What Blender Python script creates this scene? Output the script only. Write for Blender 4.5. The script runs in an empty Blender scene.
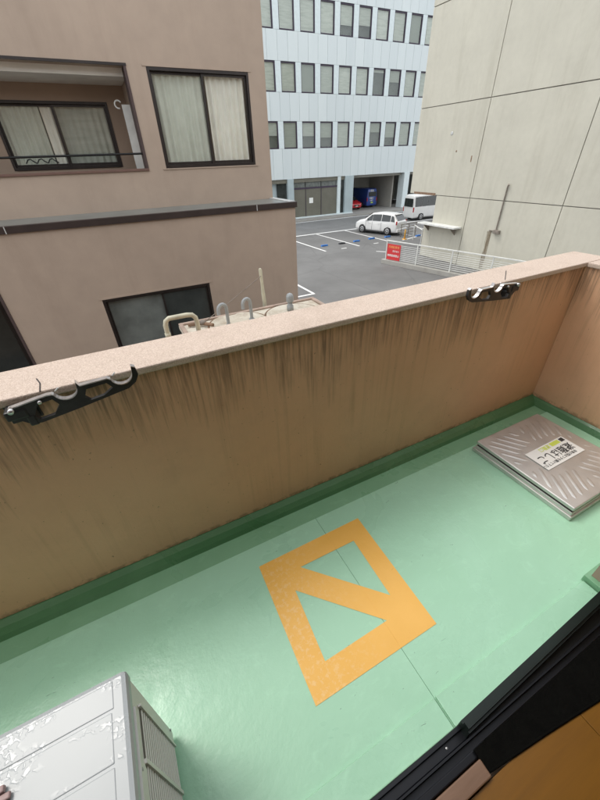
import bpy, bmesh, math, random
from mathutils import Vector, Matrix
random.seed(7)
S = bpy.context.scene
COL = S.collection
R = math.radians
# ------------------------------------------------------------------ camera, sky, sun, exposure
cam = bpy.data.objects.new('camera', bpy.data.cameras.new('camera'))
COL.objects.link(cam)
cam.data.sensor_fit = 'HORIZONTAL'; cam.data.sensor_width = 36.0
cam.data.lens = 36.0*351.84/600.0
cam.data.clip_start = 0.02; cam.data.clip_end = 2000
cam.matrix_world = Matrix.Translation((0, 0, 1.75)) @ Matrix.Rotation(R(-26.0676), 4, 'Z') @ Matrix.Rotation(R(55.4555), 4, 'X') @ Matrix.Rotation(R(-2.0636), 4, 'Z')
S.camera = cam
SUN_EL, SUN_AZ = 58.0, -38.0      # azimuth from +Y towards +X
W = bpy.data.worlds.new("World"); S.world = W; W.use_nodes = True
wn = W.node_tree; wn.nodes.clear()
sky = wn.nodes.new('ShaderNodeTexSky'); sky.sky_type = 'NISHITA'; sky.sun_disc = False
sky.sun_elevation = R(SUN_EL); sky.sun_rotation = R(SUN_AZ)
sky.air_density = 1.0; sky.dust_density = 4.0; sky.ozone_density = 1.0
mixc = wn.nodes.new('ShaderNodeMix'); mixc.data_type = 'RGBA'; mixc.inputs[0].default_value = 0.82
mixc.inputs[7].default_value = (7.2, 7.35, 7.5, 1)     # even cloud layer
bg = wn.nodes.new('ShaderNodeBackground'); bg.inputs[1].default_value = 0.12
wo = wn.nodes.new('ShaderNodeOutputWorld')
wn.links.new(sky.outputs[0], mixc.inputs[6]); wn.links.new(mixc.outputs[2], bg.inputs[0]); wn.links.new(bg.outputs[0], wo.inputs[0])
sl = bpy.data.lights.new('sun', 'SUN'); sl.energy = 0.7; sl.angle = R(20); sl.color = (1, .96, .9)
so = bpy.data.objects.new('sun', sl); COL.objects.link(so)
sd = Vector((math.sin(R(SUN_AZ))*math.cos(R(SUN_EL)), math.cos(R(SUN_AZ))*math.cos(R(SUN_EL)), math.sin(R(SUN_EL))))
so.rotation_euler = sd.to_track_quat('Z', 'Y').to_euler(); so.location = (0, 0, 60)
S.view_settings.view_transform = 'Standard'; S.view_settings.look = 'None'
S.view_settings.exposure = 1.08; S.view_settings.gamma = 1
S.render.resolution_x = 768; S.render.resolution_y = 1024
S.cycles.max_bounces = 10; S.cycles.diffuse_bounces = 6

# ------------------------------------------------------------------ materials
class NT:
    def __init__(s, name):
        s.m = bpy.data.materials.new(name); s.m.use_nodes = True
        s.t = s.m.node_tree; s.t.nodes.clear()
        s.o = s.t.nodes.new('ShaderNodeOutputMaterial'); s.b = s.t.nodes.new('ShaderNodeBsdfPrincipled')
        s.t.links.new(s.b.outputs[0], s.o.inputs[0])
        s.tc = s.t.nodes.new('ShaderNodeTexCoord')
    def L(s, a, b): s.t.links.new(a, b)
    def coord(s, scale=(1,1,1), rot=(0,0,0), world=False):
        n = s.t.nodes.new('ShaderNodeMapping'); n.inputs['Scale'].default_value = scale; n.inputs['Rotation'].default_value = rot
        if world:
            g = s.t.nodes.new('ShaderNodeNewGeometry'); s.L(g.outputs['Position'], n.inputs[0])
        else: s.L(s.tc.outputs['Object'], n.inputs[0])
        return n.outputs[0]
    def noise(s, co, scale, detail=3, rough=.55, dist=0):
        n = s.t.nodes.new('ShaderNodeTexNoise'); n.inputs['Scale'].default_value = scale
        n.inputs['Detail'].default_value = detail; n.inputs['Roughness'].default_value = rough; n.inputs['Distortion'].default_value = dist
        s.L(co, n.inputs['Vector']); return n.outputs[0]
    def ramp(s, v, a, b, ca=(0,0,0,1), cb=(1,1,1,1)):
        n = s.t.nodes.new('ShaderNodeMapRange'); n.inputs[1].default_value = a; n.inputs[2].default_value = b
        s.L(v, n.inputs[0]); return n.outputs[0]
    def math(s, op, a, b=None):
        n = s.t.nodes.new('ShaderNodeMath'); n.operation = op
        for i, v in enumerate((a, b)):
            if v is None: continue
            if isinstance(v, (int, float)): n.inputs[i].default_value = v
            else: s.L(v, n.inputs[i])
        return n.outputs[0]
    def mix(s, f, a, b):
        n = s.t.nodes.new('ShaderNodeMix'); n.data_type = 'RGBA'
        for i, v in ((0, f), (6, a), (7, b)):
            if isinstance(v, tuple): n.inputs[i].default_value = (*v[:3], 1)
            elif isinstance(v, (int, float)): n.inputs[i].default_value = v
            else: s.L(v, n.inputs[i])
        return n.outputs[2]
    def bump(s, h, strength=.3, dist=.01):
        n = s.t.nodes.new('ShaderNodeBump'); n.inputs['Strength'].default_value = strength; n.inputs['Distance'].default_value = dist
        s.L(h, n.inputs['Height']); s.L(n.outputs[0], s.b.inputs['Normal'])
    def sep(s, co):
        n = s.t.nodes.new('ShaderNodeSeparateXYZ'); s.L(co, n.inputs[0]); return n.outputs
    def rnd(s):
        n = s.t.nodes.new('ShaderNodeObjectInfo'); return n.outputs['Random']
    def col(s, c): 
        if isinstance(c, tuple): s.b.inputs['Base Color'].default_value = (*c, 1)
        else: s.L(c, s.b.inputs['Base Color'])
    def rough(s, r):
        if isinstance(r, (int, float)): s.b.inputs['Roughness'].default_value = r
        else: s.L(r, s.b.inputs['Roughness'])

def plain(name, c, rough=.5, var=.12, scale=6, metal=0, bump=0, bscale=60, spec=.5, world=False, coat=0):
    n = NT(name); co = n.coord(world=world)
    f = n.noise(co, scale, 4)
    n.col(n.mix(n.ramp(f, .3, .7), tuple(v*(1-var) for v in c), tuple(min(1, v*(1+var)) for v in c)))
    n.rough(n.ramp(n.noise(co, scale*2.3, 3), .2, .8)) if False else n.rough(rough)
    n.b.inputs['Metallic'].default_value = metal; n.b.inputs['Specular IOR Level'].default_value = spec
    if coat: n.b.inputs['Coat Weight'].default_value = coat
    if bump: n.bump(n.noise(co, bscale, 4), bump, .01)
    return n.m
M = {}
def stucco(name, c, streak=.0, var=.07, bump=.25, dirt=(.12,.1,.08), panelvar=0):
    n = NT(name); co = n.coord(world=True)
    big = n.noise(co, .55, 5, .6); med = n.noise(co, 4, 4)
    f = n.math('ADD', n.math('MULTIPLY', big, .65), n.math('MULTIPLY', med, .35))
    c1 = n.mix(n.ramp(f, .35, .65), tuple(v*(1-var) for v in c), tuple(v*(1+var) for v in c))
    if panelvar:
        c1 = n.mix(n.math('MULTIPLY', n.rnd(), panelvar), c1, tuple(v*.8 for v in c))
    if streak:
        st = n.noise(n.coord((1.3, 1.3, .16), world=True), 1.1, 7, .7)
        c1 = n.mix(n.math('MULTIPLY', n.ramp(st, .5, .8), streak), c1, dirt)
    n.col(c1); n.rough(.82)
    n.bump(n.noise(co, 90, 3), bump, .006)
    return n.m
M['pink_wall'] = stucco('pink_brown_render', (.42, .33, .26), .35, .08, dirt=(.27,.2,.15))
M['beige_wall'] = stucco('beige_concrete', (.53, .515, .435), .45, .06, dirt=(.33,.31,.24), panelvar=.1)
M['own_wall'] = stucco('own_building_render', (.40, .31, .24), .1)

def parapet_mat():
    n = NT('stained_parapet_paint'); g = n.coord(world=True); x, y, z = n.sep(g)
    c = n.mix(n.ramp(n.noise(g, 1.1, 4), .35, .65), (.66, .395, .235), (.71, .445, .28))
    c = n.mix(n.math('MULTIPLY', n.ramp(n.noise(g, 5, 6, .7), .45, .8), .4), c, (.52, .315, .20))
    depth = n.math('SUBTRACT', 1.125, z)                       # metres below the coping
    reach = n.noise(n.coord((1, 1, 0), world=True), 1.7, 4, .7)
    reach = n.math('MULTIPLY', n.ramp(reach, .36, .66), n.math('ADD', .35, n.math('MULTIPLY', n.ramp(n.noise(n.coord((1, 1, 0), world=True), 6.5, 2), .35, .65), 1.0)))
    fine = n.noise(n.coord((1, 1, .03), world=True), 52, 4, .7)
    fine2 = n.noise(n.coord((1, 1, .06), world=True), 95, 3, .6)
    ln = n.math('ADD', n.math('MULTIPLY', reach, .36), n.math('ADD', .07, n.math('MULTIPLY', n.ramp(fine, .38, .72), .26)))
    fade = n.math('SUBTRACT', 1.0, n.math('DIVIDE', depth, ln))
    fade = n.math('MINIMUM', n.math('MAXIMUM', fade, 0.0), 1.0)
    s = n.math('MULTIPLY', n.math('POWER', fade, .8), n.math('ADD', n.math('MULTIPLY', n.ramp(fine2, .42, .62), .7), n.math('MULTIPLY', n.ramp(fine, .42, .62), .55)))
    s = n.math('MINIMUM', n.math('MULTIPLY', s, .72), .66)
    c = n.mix(s, c, (.085, .055, .035))
    # long faint run-marks
    lr = n.ramp(n.noise(n.coord((1, 1, .02), world=True), 22, 4, .7), .5, .75)
    lr = n.math('MULTIPLY', lr, n.ramp(n.noise(n.coord((1, 1, .5), world=True), 2.6, 3), .45, .65))
    c = n.mix(n.math('MULTIPLY', lr, .35), c, (.22, .14, .075))
    # mottled darker band at the foot
    foot = n.math('SUBTRACT', 1.0, n.math('DIVIDE', n.math('SUBTRACT', z, .05), .035))
    foot = n.math('MULTIPLY', n.math('MAXIMUM', foot, 0.0), n.ramp(n.noise(g, 30, 4), .4, .6))
    c = n.mix(n.math('MINIMUM', foot, .45), c, (.12, .09, .05))
    spots = n.ramp(n.noise(g, 55, 2), .72, .76)
    c = n.mix(n.math('MULTIPLY', spots, .5), c, (.07, .05, .03))
    n.col(c); n.rough(.62); n.bump(n.noise(g, 70, 3), .2, .004)
    return n.m
M['parapet'] = parapet_mat()

def coping_mat():
    n = NT('speckled_pink_coping'); g = n.coord(world=True)
    c = n.mix(n.ramp(n.noise(g, 230, 3), .35, .65), (.47, .37, .30), (.68, .57, .49))
    c = n.mix(n.math('MULTIPLY', n.ramp(n.noise(g, 330, 2), .58, .7), .3), c, (.85, .78, .70))
    c = n.mix(n.math('MULTIPLY', n.ramp(n.noise(g, 5, 5), .52, .75), .35), c, (.36, .28, .22))
    n.col(c); n.rough(.7); n.bump(n.noise(g, 170, 2), .6, .004)
    return n.m
M['coping'] = coping_mat()

def floor_mat(name, c, hi, marks=True, r0=.2, r1=.46):
    n = NT(name); g = n.coord(world=True)
    b = n.mix(n.ramp(n.noise(g, 1.6, 5, .6, .6), .35, .68), c, hi)
    scuff = n.noise(n.coord((1, 2.2, 1), (0, 0, .7), world=True), 7, 7, .72, 1.2)
    b = n.mix(n.math('MULTIPLY', n.ramp(scuff, .54, .8), .3), b, tuple(min(1, v*1.35+.03) for v in hi))
    grime = n.noise(g, 3.2, 7, .7, .4)
    b = n.mix(n.math('MULTIPLY', n.ramp(grime, .56, .8), .28), b, tuple(v*.66 for v in c))
    if marks:
        mk = n.noise(n.coord((1.0, 3.2, 1), (0, 0, -.5), world=True), 13, 3, .5, 2.0)
        b = n.mix(n.math('MULTIPLY', n.ramp(mk, .735, .76), .7), b, (.05, .08, .06))
        sp = n.noise(g, 75, 2)
        b = n.mix(n.math('MULTIPLY', n.ramp(sp, .74, .78), .5), b, (.07, .10, .07))
    n.col(b)
    wet = n.noise(g, 2.4, 4, .6, .5)
    mr = n.t.nodes.new('ShaderNodeMapRange'); mr.inputs[1].default_value = .35; mr.inputs[2].default_value = .65; mr.inputs[3].default_value = r0; mr.inputs[4].default_value = r1
    n.L(wet, mr.inputs[0]); n.rough(mr.outputs[0])
    h = n.math('ADD', n.math('MULTIPLY', n.noise(g, 7, 5, .6), 1.1), n.math('MULTIPLY', n.noise(g, 70, 3), .12))
    n.bump(h, .28, .012)
    return n.m
M['mint'] = floor_mat('mint_waterproof_paint', (.335, .60, .42), (.365, .64, .455))
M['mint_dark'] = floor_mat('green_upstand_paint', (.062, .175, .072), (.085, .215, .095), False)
M['mint_gutter'] = floor_mat('green_gutter_paint', (.18, .38, .22), (.22, .44, .27), False)
def yellow():
    n = NT('worn_yellow_paint'); g = n.coord(world=True)
    b = n.mix(n.ramp(n.noise(g, 3, 5), .3, .7), (.79, .43, .07), (.85, .48, .10))
    gx, gy, gz = n.sep(g)
    zone = n.ramp(gx, .62, .30)
    ch = n.ramp(n.noise(g, 42, 5, .7), .5, .62)
    b = n.mix(n.math('MULTIPLY', n.math('MULTIPLY', ch, .45), zone), b, (.84, .60, .30))
    dk = n.ramp(n.noise(n.coord((1, 3, 1), (0, 0, .6), world=True), 12, 3, .5, 2), .74, .77)
    b = n.mix(n.math('MULTIPLY', dk, .5), b, (.2, .12, .03))
    n.col(b); n.rough(.38)
    h = n.math('ADD', n.noise(g, 9, 5, .6), n.math('MULTIPLY', n.noise(g, 70, 3), .12)); n.bump(h, .28, .012)
    return n.m
M['yellow'] = yellow()

def asphalt(name, c, patch=.25):
    n = NT(name); g = n.coord(world=True)
    b = n.mix(n.ramp(n.noise(g, .35, 5, .6), .35, .65), tuple(v*.85 for v in c), tuple(v*1.15 for v in c))
    b = n.mix(n.math('MULTIPLY', n.ramp(n.noise(g, 1.5, 6, .7, .5), .5, .75), patch), b, tuple(v*.6 for v in c))
    b = n.mix(n.math('MULTIPLY', n.ramp(n.noise(g, 40, 2), .4, .7), .2), b, tuple(v*1.6 for v in c))
    v = n.t.nodes.new('ShaderNodeTexVoronoi'); v.feature = 'DISTANCE_TO_EDGE'; v.inputs['Scale'].default_value = .22
    n.L(n.coord(world=True), v.inputs['Vector'])
    b = n.mix(n.math('MULTIPLY', n.math('SUBTRACT', 1.0, n.ramp(v.outputs[0], 0, .012)), .35), b, tuple(v*.5 for v in c))
    n.col(b); n.rough(.75); n.bump(n.noise(g, 60, 3), .5, .01)
    return n.m
M['lot'] = asphalt('car_park_asphalt', (.14, .139, .136))
M['road'] = asphalt('road_asphalt', (.17, .172, .17), .12)
M['pave'] = asphalt('pavement_concrete', (.27, .265, .25), .15)
M['ground'] = asphalt('ground_dark', (.11, .108, .1))
def linepaint():
    n = NT('road_line_paint'); g = n.coord(world=True)
    n.col(n.mix(n.ramp(n.noise(g, 9, 5, .7), .55, .72), (.74, .74, .72), (.3, .3, .3))); n.rough(.7); return n.m
M['line'] = linepaint()
M['frame'] = plain('dark_bronze_frame', (.028, .022, .02), .38, .2, metal=.3)
M['black'] = plain('black_aluminium', (.005, .006, .006), .35, .2, 8, metal=.2)
M['track'] = plain('dark_sash_track', (.008, .009, .012), .3, .2, 8, metal=.4)
M['greenblack'] = plain('dark_green_sash', (.006, .013, .010), .3, .2, 8, metal=.2)
M['jamb'] = plain('purple_brown_jamb', (.07, .045, .042), .7)
M['fascia'] = plain('dark_brown_fascia', (.035, .024, .022), .45, .2)
M['roofgrey'] = plain('wet_grey_roof_sheet', (.19, .205, .195), .35, .15, 2, world=True)
M['palecap'] = plain('pale_metal_cap', (.5, .51, .5), .4)
M['sillbrown'] = plain('red_brown_sill', (.15, .085, .065), .6)
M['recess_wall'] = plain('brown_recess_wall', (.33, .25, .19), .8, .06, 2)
M['white_soffit'] = plain('white_soffit_board', (.84, .83, .77), .8, .08, 3)
def glass(name, tint=(.85,.9,.88), alpha=.25, rough=.03):
    n = NT(name); n.b.inputs['Base Color'].default_value = (*tint, 1); n.rough(rough)
    n.b.inputs['Metallic'].default_value = 0
    tr = n.t.nodes.new('ShaderNodeBsdfTransparent'); tr.inputs[0].default_value = (.97, .98, .97, 1)
    gl = n.t.nodes.new('ShaderNodeBsdfGlossy'); gl.inputs['Roughness'].default_value = rough; gl.inputs[0].default_value = (.9, .95, .93, 1)
    fr = n.t.nodes.new('ShaderNodeLayerWeight'); fr.inputs[0].default_value = .5
    mx = n.t.nodes.new('ShaderNodeMixShader'); ad = n.math('ADD', n.math('MULTIPLY', n.math('POWER', fr.outputs[1], 3.5), .8), alpha)
    n.L(ad, mx.inputs[0]); n.L(tr.outputs[0], mx.inputs[1]); n.L(gl.outputs[0], mx.inputs[2]); n.L(mx.outputs[0], n.o.inputs[0])
    return n.m
M['glass'] = glass('window_glass', alpha=.06)
M['officeglass'] = glass('office_glass', alpha=.05)
M['darkglass'] = plain('dark_grey_glass', (.04, .047, .045), .08, .3, 2)
M['frosted'] = plain('frosted_grey_glass', (.145, .16, .15), .18, .25, 3)
M['carglass'] = plain('car_glass', (.02, .026, .026), .05, .2, 3, coat=.3)
def curtain(name, c):
    n = NT(name); g = n.coord()
    n.col(n.mix(n.ramp(n.noise(g, 5, 4), .3, .7), tuple(v*.88 for v in c), c)); n.rough(.9)
    n.b.inputs['Sheen Weight'].default_value = .2
    return n.m
M['lace'] = curtain('lace_curtain', (.66, .68, .61))
M['cream_curtain'] = curtain('cream_curtain', (.93, .90, .83))
M['blind_'] = plain('grey_green_blind', (.42, .44, .38), .8, .12, .5, world=True)
M['blind_dark'] = plain('dark_interior', (.09, .10, .09), .8, .3, .5, world=True)
def blindmat():
    n = NT('grey_green_blinds'); g = n.coord(world=True)
    c = n.mix(n.rnd(), (.20, .22, .19), (.52, .54, .49))
    c = n.mix(n.math('MULTIPLY', n.ramp(n.noise(n.coord((1, 1, 7), world=True), 1.2, 4), .4, .7), .4), c, (.22, .25, .21))
    n.col(c); n.rough(.8); return n.m
M['blind'] = blindmat()
def officepanel():
    n = NT('pale_blue_enamel_panel'); g = n.coord(world=True)
    c = n.mix(n.rnd(), (.62, .68, .69), (.66, .72, .725))
    st = n.noise(n.coord((1, 1, .15), world=True), 1.1, 5, .6)
    c = n.mix(n.math('MULTIPLY', n.ramp(st, .5, .8), .15), c, (.38, .47, .48))
    n.col(c); n.rough(.45); return n.m
M['opanel'] = officepanel()
M['omull'] = plain('white_mullion', (.66, .74, .75), .5, .05)
M['ojoint'] = plain('dark_joint', (.16, .21, .22), .8)
M['oframe'] = plain('office_window_frame', (.045, .03, .055), .5)
M['bluepillar'] = plain('blue_grey_pillar_tile', (.40, .48, .50), .5, .08, 1)
M['shutter'] = plain('olive_grey_shutter', (.155, .15, .118), .55, .1, 1)
M['garage'] = plain('garage_wall', (.42, .41, .37), .85, .1, .6, world=True)
M['joint'] = plain('grey_joint_sealant', (.22, .21, .19), .85)
M['white_metal'] = plain('weathered_white_metal', (.66, .67, .64), .5, .15, 4)
M['greymetal'] = plain('grey_pvc_pipe', (.34, .37, .38), .5, .15, 10)
M['beigepipe'] = plain('aged_beige_pipe', (.58, .57, .44), .5, .2, 8)
def tank():
    n = NT('stained_cream_tank_cover'); g = n.coord(world=True)
    c = n.mix(n.ramp(n.noise(g, 4, 6, .7), .4, .65), (.68, .64, .54), (.50, .43, .33))
    c = n.mix(n.math('MULTIPLY', n.ramp(n.noise(g, 9, 6, .75), .5, .72), .6), c, (.30, .22, .16))
    n.col(c); n.rough(.7); n.bump(n.noise(g, 60, 4), .25, .004); return n.m
M['tank'] = tank()
M['tankrim'] = plain('pink_brown_rim', (.42, .32, .26), .7, .2, 9)
M['concrete'] = stucco('rough_concrete', (.36, .35, .32), .3)
def stainless():
    n = NT('dull_stainless_steel'); g = n.coord(world=True)
    n.col(n.mix(n.ramp(n.noise(g, 8, 5), .3, .7), (.54, .535, .51), (.66, .655, .63)))
    n.b.inputs['Metallic'].default_value = .75
    n.rough(n.math('ADD', .3, n.math('MULTIPLY', n.noise(g, 12, 5), .25))); n.bump(n.noise(g, 220, 2), .08, .002); return n.m
M['steel'] = stainless()
M['rubber'] = plain('black_rubber', (.02, .02, .02), .8)
M['sticker'] = plain('white_sticker', (.82, .83, .80), .35, .03)
M['ink'] = plain('black_ink', (.03, .03, .03), .5, .05)
M['lime'] = plain('yellow_green_ink', (.62, .72, .12), .5, .05)
def acmat():
    n = NT('wet_ivory_plastic'); g = n.coord(world=True)
    n.col(n.mix(n.ramp(n.noise(g, 3, 4), .3, .7), (.36, .39, .40), (.40, .43, .44)))
    blob = n.noise(g, 95, 1, .3, .5); zone = n.math('MULTIPLY', n.ramp(n.noise(n.coord((.6, 1.6, 1), world=True), 7, 2), .5, .56), 1.0)
    d = n.math('MULTIPLY', n.ramp(blob, .48, .60), zone)
    x, y, z = n.sep(g); up = n.ramp(z, .585, .592); d = n.math('MULTIPLY', d, up)
    n.rough(n.math('SUBTRACT', .32, n.math('MULTIPLY', d, .12)))
    n.bump(d, .2, .002); return n.m
M['ac'] = acmat()
M['ac_side'] = plain('ivory_painted_steel', (.70, .70, .67), .45, .06)
M['ac_dark'] = plain('louver_shadow_gap', (.12, .115, .10), .8)
M['rim'] = plain('lit_edge_and_bolt_metal', (.62, .62, .63), .3, .15, 30, metal=.85)  # bracket edge highlight as bright metal, also bolts and clips
M['arm'] = plain('black_cast_arm', (.022, .022, .024), .42, .3, 40)
def wood(name, a, b, r=.4):
    n = NT(name); g = n.coord((1.5, 14, 14), world=True)
    n.col(n.mix(n.ramp(n.noise(g, 2, 6, .65, .4), .3, .7), a, b)); n.rough(r); return n.m
M['floorwood'] = wood('orange_brown_floorboard', (.15, .062, .002), (.19, .08, .003), .45)
M['threshold'] = wood('pale_pink_threshold', (.15, .085, .05), (.22, .13, .085))
M['room'] = plain('room_wallpaper', (.32, .28, .22), .9, .05, 2)
M['stand_in_black'] = plain('matte_black_stand_in', (.0025, .0025, .002), .95, .3, 30, bump=.5, bscale=80, spec=.1)  # near-black colour of the added stand-in sheet
def carpaint(name, c, coat=.8):
    return plain(name, c, .3, .03, 2, coat=coat)
M['carwhite'] = carpaint('pearl_white_paint', (.78, .78, .76)); M['carred'] = carpaint('red_paint', (.55, .02, .03)); M['carblue'] = carpaint('deep_blue_paint', (.02, .06, .28))
M['tyre'] = plain('tyre_rubber', (.02, .02, .02), .85); M['alloy'] = plain('alloy_rim', (.5, .5, .5), .35, .1, metal=.7)
M['redlamp'] = plain('red_lamp_lens', (.4, .02, .02), .2); M['clearlamp'] = plain('clear_lamp_lens', (.7, .72, .74), .12); M['plate'] = plain('number_plate', (.75, .76, .7), .5); M['greenplate']=plain('yellow_green_plate', (.45,.6,.1), .5)
M['darkplastic'] = plain('dark_plastic', (.03, .03, .032), .6)
M['bluestop'] = plain('blue_rubber_stop', (.03, .16, .48), .6, .2, 8)
M['blackstop'] = plain('black_rubber_stop', (.03, .03, .035), .7, .2, 8)
M['redsign'] = plain('red_sign_sheet', (.62, .035, .04), .45, .06)
M['orangeink'] = plain('orange_ink', (.85, .35, .12), .5, .05)
M['orange'] = plain('orange_yellow_plastic', (.75, .40, .06), .5)
M['rustpipe'] = plain('brown_grey_pipe', (.22, .19, .16), .6, .3, 12)
M['rust'] = plain('rust', (.22, .14, .09), .8, .3, 8)
M['mauve'] = plain('mauve_brown_plastic', (.34, .23, .22), .5, .1)

# ------------------------------------------------------------------ mesh helpers
class MB:
    def __init__(s, off=(0, 0, 0)):
        s.v = []; s.f = []; s.sm = []; s.o = Vector(off)
    def add(s, vs, fs, smooth=False):
        b = len(s.v); s.v += [tuple(Vector(p)-s.o) for p in vs]; s.f += [tuple(i+b for i in f) for f in fs]; s.sm += [smooth]*len(fs); return s
    def box(s, a, b, bev=0):
        x0, y0, z0 = [min(a[i], b[i]) for i in range(3)]; x1, y1, z1 = [max(a[i], b[i]) for i in range(3)]
        if not bev:
            v = [(x, y, z) for z in (z0, z1) for y in (y0, y1) for x in (x0, x1)]
            return s.add(v, [(0,2,3,1),(4,5,7,6),(0,1,5,4),(2,6,7,3),(0,4,6,2),(1,3,7,5)])
        bm = bmesh.new(); bmesh.ops.create_cube(bm, size=1)
        for q in bm.verts: q.co = Vector(((x0+x1)/2+q.co.x*(x1-x0), (y0+y1)/2+q.co.y*(y1-y0), (z0+z1)/2+q.co.z*(z1-z0)))
        bmesh.ops.bevel(bm, geom=bm.edges[:], offset=bev, segments=2, affect='EDGES', profile=.5)
        bm.verts.index_update()
        s.add([q.co.copy() for q in bm.verts], [tuple(w.index for w in f.verts) for f in bm.faces]); bm.free(); return s
    def tube(s, pts, r, n=10, closed=False, rads=None):
        pts = [Vector(p) for p in pts]; rings = []; N = len(pts); up = None; vs = []
        for i, p in enumerate(pts):
            a = pts[(i-1) % N] if (i or closed) else p; b = pts[(i+1) % N] if (i < N-1 or closed) else p
            t = (b-a).normalized()
            if up is None: up = Vector((0, 0, 1)) if abs(t.z) < .9 else Vector((1, 0, 0))
            u = t.cross(up).normalized(); w = u.cross(t).normalized(); up = w
            rr = rads[i] if rads else r
            vs += [p+(u*math.cos(2*math.pi*k/n)+w*math.sin(2*math.pi*k/n))*rr for k in range(n)]
        fs = []
        for i in range(N if closed else N-1):
            j = (i+1) % N
            for k in range(n): fs.append((i*n+k, i*n+(k+1) % n, j*n+(k+1) % n, j*n+k))
        s.add(vs, fs, True)
        if not closed: s.add(vs[:n], [tuple(range(n-1, -1, -1))]); s.add(vs[-n:], [tuple(range(n))])
        return s
    def prism(s, poly, axis, a, b):     # poly in the other two axes (ordered x,y,z minus axis)
        def P(u, v, w):
            return (w, u, v) if axis == 0 else ((u, w, v) if axis == 1 else (u, v, w))
        n = len(poly); vs = [P(u, v, a) for u, v in poly]+[P(u, v, b) for u, v in poly]
        fs = [(i, (i+1) % n, n+(i+1) % n, n+i) for i in range(n)]+[tuple(range(n-1, -1, -1)), tuple(range(n, 2*n))]
        return s.add(vs, fs)
    def quad(s, a, b, c, d): return s.add([a, b, c, d], [(0, 1, 2, 3)])
    def lathe(s, prof, c, axis='z', n=24):
        vs = []
        for r, h in prof:
            for k in range(n):
                t = 2*math.pi*k/n; x, y = r*math.cos(t), r*math.sin(t)
                vs.append({'z': (c[0]+x, c[1]+y, c[2]+h), 'x': (c[0]+h, c[1]+x, c[2]+y), 'y': (c[0]+x, c[1]+h, c[2]+y)}[axis])
        m = len(prof); fs = [(i*n+k, i*n+(k+1) % n, (i+1)*n+(k+1) % n, (i+1)*n+k) for i in range(m-1) for k in range(n)]
        fs += [tuple(range(n-1, -1, -1)), tuple(range((m-1)*n, m*n))]
        return s.add(vs, fs, True)
    def holes(s, axis, pos, thick, us, vs_, hole):     # wall plate with openings; u,v the in-plane axes
        def P(u, v, w): return (w, u, v) if axis == 0 else ((u, w, v) if axis == 1 else (u, v, w))
        nu, nv = len(us)-1, len(vs_)-1; sol = [[not hole(.5*(us[i]+us[i+1]), .5*(vs_[j]+vs_[j+1])) for j in range(nv)] for i in range(nu)]
        a, b = pos, pos+thick
        for i in range(nu):
            for j in range(nv):
                if not sol[i][j]: continue
                u0, u1, v0, v1 = us[i], us[i+1], vs_[j], vs_[j+1]
                s.quad(P(u0,v0,a), P(u1,v0,a), P(u1,v1,a), P(u0,v1,a)); s.quad(P(u0,v0,b), P(u0,v1,b), P(u1,v1,b), P(u1,v0,b))
                for di, dj, e in ((-1,0,((u0,v0),(u0,v1))),(1,0,((u1,v0),(u1,v1))),(0,-1,((u0,v0),(u1,v0))),(0,1,((u0,v1),(u1,v1)))):
                    I, J = i+di, j+dj
                    if not (0 <= I < nu and 0 <= J < nv) or not sol[I][J]:
                        (p, q), (r, t) = e; s.quad(P(p,q,a), P(r,t,a), P(r,t,b), P(p,q,b))
        return s
    def mesh(s, name, mat):
        m = bpy.data.meshes.new(name); m.from_pydata(s.v, [], s.f); m.polygons.foreach_set('use_smooth', s.sm)
        bm = bmesh.new(); bm.from_mesh(m); bmesh.ops.recalc_face_normals(bm, faces=bm.faces[:]); bm.to_mesh(m); bm.free()
        if mat: m.materials.append(M[mat] if isinstance(mat, str) else mat)
        return m
def part(name, mb, mat=None, parent=None, loc=(0, 0, 0)):
    me = mb.mesh(name, mat) if isinstance(mb, MB) else mb
    o = bpy.data.objects.new(name, me); COL.objects.link(o); o.parent = parent; o.location = loc
    return o
def tag(o, label, cat, group=None):
    o['label'] = label; o['category'] = cat
    if group: o['group'] = group
    return o
def thing(name, label, cat, loc=(0, 0, 0), rz=0, group=None):
    o = bpy.data.objects.new(name, None); COL.objects.link(o); o.empty_display_size = .1
    o.location = loc; o.rotation_euler = (0, 0, rz); return tag(o, label, cat, group)
def struct(name, mb, mat, loc=(0, 0, 0)):
    o = part(name, mb, mat, None, loc); o['kind'] = 'structure'; return o
def copy_tree(o, parent=None):
    c = o.copy(); COL.objects.link(c); c.parent = parent
    for ch in list(o.children): copy_tree(ch, c)
    return c
def text_mesh(txt, size, depth=.0):
    cu = bpy.data.curves.new('lettering', 'FONT'); cu.body = txt; cu.size = size; cu.extrude = depth; cu.align_x = 'CENTER'; cu.align_y = 'CENTER'; cu.offset = size*.012; cu.resolution_u = 3
    o = bpy.data.objects.new('tmp', cu); COL.objects.link(o)
    dg = bpy.context.evaluated_depsgraph_get(); dg.update()
    me = bpy.data.meshes.new_from_object(o.evaluated_get(dg)); bpy.data.objects.remove(o); me.name = 'lettering'
    return me
def lettering(txt, size, mat, parent, mw_loc, rot=(0, 0, 0), sx=1, depth=.0):
    me = text_mesh(txt, size, depth); me.materials.clear(); me.materials.append(M[mat])
    o = bpy.data.objects.new('lettering', me); COL.objects.link(o); o.parent = parent; o.location = mw_loc; o.rotation_euler = rot; o.scale = (sx, 1, 1); return o

G = -4.35
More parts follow.
